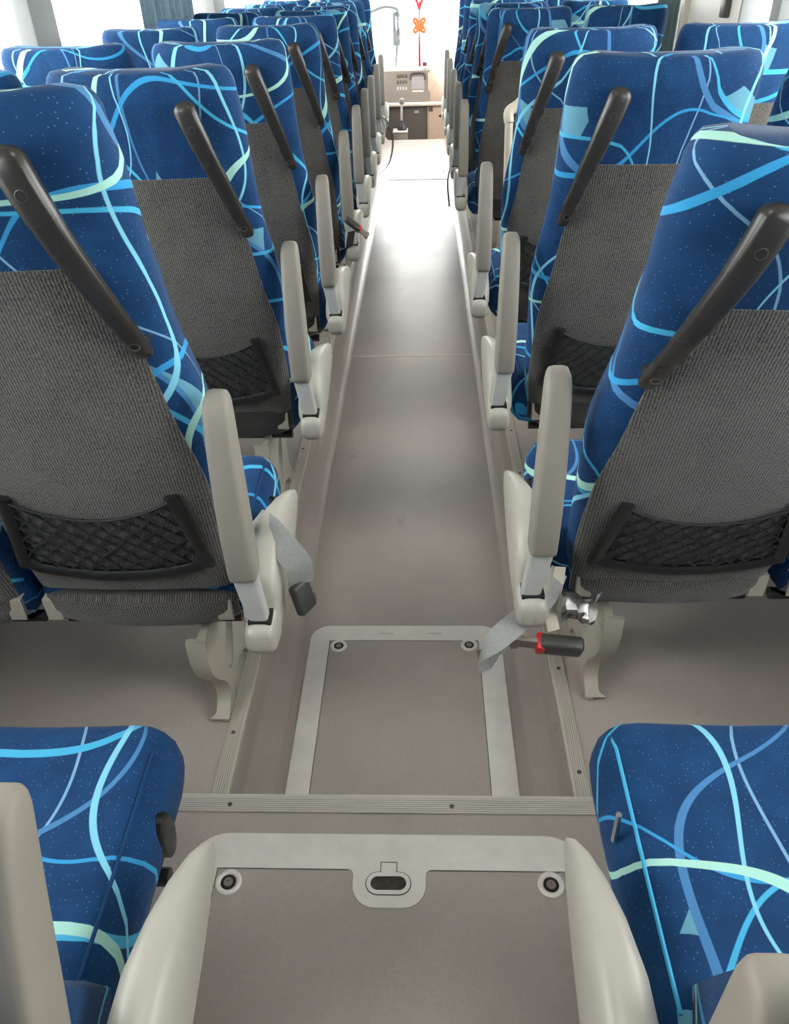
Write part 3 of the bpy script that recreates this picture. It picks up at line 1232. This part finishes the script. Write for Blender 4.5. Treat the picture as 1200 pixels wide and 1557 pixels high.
# ------------------------------------------------------------------ floor hatches
def lock(parent, x, y, z, r):
    bm = bm_new()
    lathe(bm, [(r, 0), (r, .002), (r * .9, .0042), (r * .74, .0046), (r * .60, .0030), (r * .56, .0010)], 24)
    o = put('lock', fin('lock', bm, M_SILVER, angle=50), parent, (x, y, z))
    bm = bm_new()
    lathe(bm, [(r * .57, 0), (r * .57, .0012), (r * .34, .0012), (r * .34, .0034), (r * .30, .0040), (r * .13, .0040), (r * .11, .002), (.0003, .002)], 18)
    put('lock_cylinder', fin('lock_cylinder', bm, M_DASH, angle=40), o)
    bm = bm_new()
    lathe(bm, [(r * .57, .0010), (r * .57, .0022), (r * .36, .0022), (r * .36, .0010)], 18)
    put('lock_groove', fin('lock_groove', bm, M_BLACK, angle=40), o)


h = empty('floor_hatch', 'large silver-framed floor hatch with pull ring on the rear deck', 'hatch', (0, 0, 0))
outer = rrect(-.471, .312, -.30, .866, .075, 8)
inn = [(.268, -.24), (.268, .793)]
tab = []
inn += [(.012, .793)]
for k in range(5):
    a = radians(90 + 90 * k / 4)
    tab.append((.012 + .012 * cos(a) - .0, .781 + .012 * sin(a)))
for k in range(7):
    a = radians(0 - 90 * k / 6)
    tab.append((-.043 + .043 * cos(a), .762 - .0 + .043 * sin(a)))
for k in range(7):
    a = radians(270 - 90 * k / 6)
    tab.append((-.097 + .043 * cos(a), .762 + .043 * sin(a)))
for k in range(5):
    a = radians(0 + 90 * k / 4)
    tab.append((-.152 + .012 * cos(a), .781 + .012 * sin(a)))
inner = inn[:2] + [q for q in tab] + [(-.408, .793), (-.408, -.24)]
slot_hole = []
SX, SY, SR, SL = -.0715, .765, .0135, .021
for cx, a0 in ((SX + SL, -90), (SX - SL, 90)):
    for k in range(9):
        a = radians(a0 + 180 * k / 8)
        slot_hole.append((cx + SR * cos(a), SY + SR * sin(a)))
bm = poly_plate(bm_new(), [outer, inner, slot_hole], 0, .0045)
fr = put('hatch_frame', fin('hatch_frame', bm, M_SILVER, angle=30), h, label='satin silver frame')
put('hatch_panel', mbox('hatch_panel', M_FLOOR, -.4065, .2665, -.238, .7915, .0, .0022), h)
put('seal', mbox('seal', M_BLACK, -.411, .271, -.243, .796, 0, .001), h)
bm = bm_new()
box(bm, SX - .04, SX + .04, SY - .018, SY + .018, 0, .0026)
put('slot', fin('slot', bm, M_PIT), fr)
ring_o, ring_i = [], []
for cx, a0 in ((SX + SL, -90), (SX - SL, 90)):
    for k in range(9):
        a = radians(a0 + 180 * k / 8)
        ring_o.append((cx + .0215 * cos(a), SY + .0215 * sin(a)))
        ring_i.append((cx + .0135 * cos(a), SY + .0135 * sin(a)))
bm = poly_plate(bm_new(), [ring_o, ring_i], .0030, .0062)
poly_plate(bm, [[(SX - .013, SY + .021), (SX + .013, SY + .021), (SX + .013, SY + .040), (SX - .013, SY + .040)]], .0030, .0060)
ring = put('pull_ring', fin('pull_ring', bm, M_SILVER, angle=30), fr)
bm = bm_new()
for q in ((-.0165, -.0150, .022, .043), (.0150, .0165, .022, .043), (-.0165, .0165, .0415, .043)):
    box(bm, SX + q[0], SX + q[1], SY + q[2], SY + q[3], .0045, .0049)
put('ring_recess', fin('ring_recess', bm, M_BLACK), ring)
# dark line round the ring
o2, i2 = [], []
for cx, a0 in ((SX + SL, -90), (SX - SL, 90)):
    for k in range(9):
        a = radians(a0 + 180 * k / 8)
        o2.append((cx + .0232 * cos(a), SY + .0232 * sin(a)))
        i2.append((cx + .0215 * cos(a), SY + .0215 * sin(a)))
put('ring_groove', fin('ring_groove', poly_plate(bm_new(), [o2, i2], .0044, .0049), M_BLACK), ring)
lock(h, -.380, .764, .002, .026)
lock(h, .238, .767, .002, .026)

h = empty('floor_hatch', 'silver-framed floor hatch in the sunken aisle just past the step', 'hatch', (0, 0, WELL))
bm = poly_plate(bm_new(), [rrect(-.33, .220, .99, 1.622, .055, 8), [(-.274, 1.03), (.156, 1.03), (.156, 1.563), (-.274, 1.563)]], 0, .004)
fr2 = put('hatch_frame', fin('hatch_frame', bm, M_SILVER, angle=30), h, label='satin silver frame')
put('hatch_panel', mbox('hatch_panel', M_FLOOR, -.2725, .1545, 1.0315, 1.5615, 0, .0018), h)
put('seal', mbox('seal', M_BLACK, -.277, .159, 1.027, 1.566, 0, .001), h)
for x in (-.11, .03):
    put('scuff_plate', mbox('scuff_plate', M_ALU, x - .02, x + .02, 1.588, 1.592, .0038, .0046), fr2)
lock(h, -.246, 1.541, .0015, .024)
lock(h, .128, 1.545, .0015, .024)

h = empty('floor_hatch', 'pale flush floor hatch at the bright front end of the aisle', 'hatch', (0, 0, WELL))
bm = poly_plate(bm_new(), [rrect(-.30, .27, 7.56, 7.97, .03, 5), rrect(-.272, .242, 7.60, 7.93, .02, 4)], 0, .004)
put('hatch_frame', fin('hatch_frame', bm, M_SILVER, angle=30), h)
put('hatch_panel', mbox('hatch_panel', M_FLOOR, -.270, .240, 7.602, 7.928, 0, .002), h)
put('seal', fin('seal', poly_plate(bm_new(), [rrect(-.310, .280, 7.545, 7.985, .035, 5)], 0, .0012), M_BLACK), h)
lock(h, -.24, 7.90, .0015, .02)
lock(h, .21, 7.90, .0015, .02)

# ------------------------------------------------------------------ stair handrail by the middle door
h = empty('handrail', 'cream tubular handrail in the stairwell by the middle door', 'handrail', (.355, 3.35, 0))
bm = bm_new()
P = path_pts([(0, 0, 0), (0, 0, .35), (-.002, 0, .70), (-.008, -.005, .93)], 16)
tube(bm, P, .016, 12)
put('post', fin('post', bm, M_PIPE), h)
bm = bm_new()
P = path_pts([(-.008, -.005, .93), (-.010, 0, .965), (.02, .01, .985), (.12, .03, 1.04), (.40, .05, 1.06)], 16)
tube(bm, P, .020, 12, Vector((0, 1, 0)))
put('top_rail', fin('top_rail', bm, M_PIPE), h)
put('base_flange', fin('base_flange', lathe(bm_new(), [(.04, 0), (.04, .006), (.02, .012), (.016, .012)], 16), M_PIPE), h)

# ------------------------------------------------------------------ front of the bus
dash = empty('dashboard', 'grey and tan dashboard with small display at the front', 'dashboard', (0, 10.6, 0))
LO = -.75
bm = bm_new()
st = [(-1.05, 0), (-.30, 0), (.05, -.01), (.10, .0)]
rings = []
for x in (-1.05, -.7, -.3, 0, .11):
    rings.append([(x, .02, .10), (x, -.03, .13), (x, -.01, .22), (x, .10, .45), (x, .22, .485), (x, .9, .40), (x, .9, .10)])
loft(bm, rings)
put('instrument_panel', fin('instrument_panel', bm, M_DASH, angle=30), dash)
bm = bm_new()
rings = []
for x, top in ((.085, .47), (.13, .46), (.20, .42), (.28, .33), (.36, .22)):
    rings.append([(x, .0, .10), (x, -.02, .15), (x, .02, .15 + (top - .15) * .6), (x, .12, top), (x, .9, top), (x, .9, .10)])
loft(bm, rings)
put('side_pod', fin('side_pod', bm, M_DASHTAN, angle=50), dash, label='tan curved end of the dashboard')
put('ledge', mbox('ledge', M_DASHTOP, -1.05, .33, -.10, .30, .085, .125, bev=.015, seg=3), dash)
put('lower_cabinet', mbox('lower_cabinet', M_DASHDARK, -.9, .07, -.02, .60, LO, .088, bev=.01), dash)
cd = put('lower_door', mbox('lower_door', M_DASHTAN, .072, .34, -.06, .60, LO, .088, bev=.04, seg=4), dash, label='tan lower corner panel')
put('socket', mbox('socket', M_DASHDARK, .095, .145, -.068, -.055, .02, .075, bev=.006), cd)
put('knob', fin('knob', lathe(bm_new(), [(.014, 0), (.014, .01), (.01, .012)], 12), M_BLACK), cd, (.235, -.058, -.03), (radians(90), 0, 0))
put('latch_plate', mbox('latch_plate', M_ARM, -.09, -.03, -.026, -.018, .0, .03, bev=.003), dash)
# hood, display, switch rows
bm = bm_new()
P = path_pts([(-.135, .06, .24), (-.125, .065, .40), (-.10, .07, .425), (.02, .07, .425), (.045, .065, .40), (.055, .06, .24)], 24)
tube(bm, P, .012, 8, Vector((0, 1, 0)))
hd = put('display_hood', fin('display_hood', bm, M_DASHDARK), dash)
bm = bm_new()
box(bm, -.118, .038, .0, .012, -.075, .075, bev=.005)
put('display', fin('display', bm, M_SCREEN), hd, (0, .035, .325), (radians(-26), 0, 0))
bm = bm_new()
box(bm, -.11, .03, -.01, .02, .0, .02, bev=.004)
put('display_tray', fin('display_tray', bm, M_DASHTOP), hd, (0, .0, .228))
for r in range(3):
    for c in range(4):
        z = .40 - .065 * r
        put('switch', mbox('switch', M_DASHDARK if r < 2 else M_ARM, -.012, .012, -.006, .006, -.020, .020, bev=.003, seg=1), dash, (-.285 + .034 * c, .072 - .026 * r, z), (radians(-26), 0, 0))

gl = empty('gear_lever', 'pale gear lever on a grey console box', 'gear lever', (-.255, 10.25, LO))
bm = box(bm_new(), -.085, .085, -.12, .12, 0, .60, bev=.012)
put('console_box', fin('console_box', bm, M_DASH), gl)
put('console_top', mbox('console_top', M_DASHTOP, -.09, .09, -.125, .125, .60, .615, bev=.006), gl)
bm = bm_new()
tube(bm, path_pts([(.02, 0, .61), (.015, 0, .75), (.022, .01, .90)], 10), .014, 10)
put('shaft', fin('shaft', bm, M_ARM), gl)
bm = bm_new()
lathe(bm, [(.016, 0), (.030, .012), (.034, .035), (.028, .058), (.012, .068), (.001, .069)], 14)
put('knob', fin('knob', bm, M_DASH), gl, (.022, .01, .89))
bm = bm_new()
lathe(bm, [(.06, 0), (.055, .03), (.03, .06), (.02, .10), (.015, .11)], 14)
put('gaiter', fin('gaiter', bm, M_BLACK), gl, (.02, 0, .61))

ds = empty('driver_seat', 'dark driver seat partly hidden behind the left seat rows', 'seat', (-.72, 9.95, LO))
bm = box(bm_new(), -.24, .24, -.22, .26, .42, .55, bev=.04, seg=4)
put('cushion', fin('cushion', bm, M_DARK), ds)
bm = box(bm_new(), -.23, .23, -.30, -.19, .52, 1.10, bev=.045, seg=4)
put('backrest', fin('backrest', bm, M_DARK), ds)
bm = box(bm_new(), -.14, .14, -.30, -.21, 1.11, 1.28, bev=.035, seg=4)
put('headrest', fin('headrest', bm, M_DARK), ds)
bm = lathe(bm_new(), [(.2, 0), (.2, .02), (.09, .06), (.07, .40), (.12, .42)], 16)
put('pedestal', fin('pedestal', bm, M_BLACK), ds)
bm = box(bm_new(), .25, .30, -.20, .12, .62, .68, bev=.02, seg=3)
box(bm, .245, .275, -.23, -.18, .50, .66, bev=.008)
put('armrest', fin('armrest', bm, M_BLACK), ds)

mr = empty('wing_mirror', 'grey rear-view mirror on a bent arm beyond the windscreen', 'mirror', (-.33, Y_FRONT + .1, .4))
bm = bm_new()
tube(bm, path_pts([(-.35, -.03, .62), (-.15, .05, .68), (0, .12, .66), (.04, .12, .60)], 14), .02, 8)
tube(bm, path_pts([(.02, .12, .30), (.0, .10, .10), (-.02, .0, -.08)], 8), .02, 8)
put('arm', fin('arm', bm, M_PILLAR), mr)
bm = box(bm_new(), -.045, .062, .10, .17, .24, .62, bev=.03, seg=4)
put('mirror_head', fin('mirror_head', bm, M_PILLAR), mr)
put('mirror_glass', mbox('mirror_glass', M_CHROME, .0, .05, .097, .101, .29, .57, bev=.001), mr)

# hanging knot
kn = empty('hanging_ornament', 'red and orange knotted tassel hanging before the windscreen', 'ornament', (-.016, 10.6, .48))
bm = bm_new()
tube(bm, path_pts([(0, 0, .50), (.004, 0, .75), (-.03, 0, .95), (.0, 0, 1.3), (0, 0, 1.62)], 20), .008, 6)
put('cord', fin('cord', bm, M_KNOT), kn)
bm = bm_new()
for q in range(4):
    a = pi / 4 + q * pi / 2
    P = [(.045 * (1 - cos(2 * pi * k / 12)) * cos(a) + .022 * sin(2 * pi * k / 12) * -sin(a), .008 * (q % 2), .44 + .045 * (1 - cos(2 * pi * k / 12)) * sin(a) + .022 * sin(2 * pi * k / 12) * cos(a)) for k in range(13)]
    tube(bm, P, .017, 6, Vector((0, 1, 0)))
box(bm, -.045, .045, -.014, .014, .395, .485, bev=.012)
put('knot', fin('knot', bm, M_KNOTO), kn, label='orange flower-shaped knot')
bm = bm_new()
for q in (-1, 1):
    tube(bm, path_pts([(q * .025, 0, .80), (q * .055, 0, .74), (q * .02, 0, .66), (0, 0, .60)], 10), .016, 6, Vector((0, 1, 0)))
put('bow', fin('bow', bm, M_KNOT), kn)
bm = bm_new()
for q in range(7):
    x = .010 * (q / 3 - 1)
    tube(bm, [(x * .4, .006 * (q % 2), .40), (x, .006 * (q % 2), .20), (x * 1.3, .006 * (q % 2), .02)], .0035, 4)
put('tassel', fin('tassel', bm, M_KNOT), kn)

gd = empty('dash_gadget', 'small dark box beside the tassel on the dashboard top', 'gadget', (.045, 10.78, .49))
put('body', mbox('body', M_DASHDARK, -.028, .028, -.03, .03, 0, .045, bev=.008), gd)
put('lens', mbox('lens', M_RED, -.026, -.008, -.033, -.029, .012, .034, bev=.002), gd)
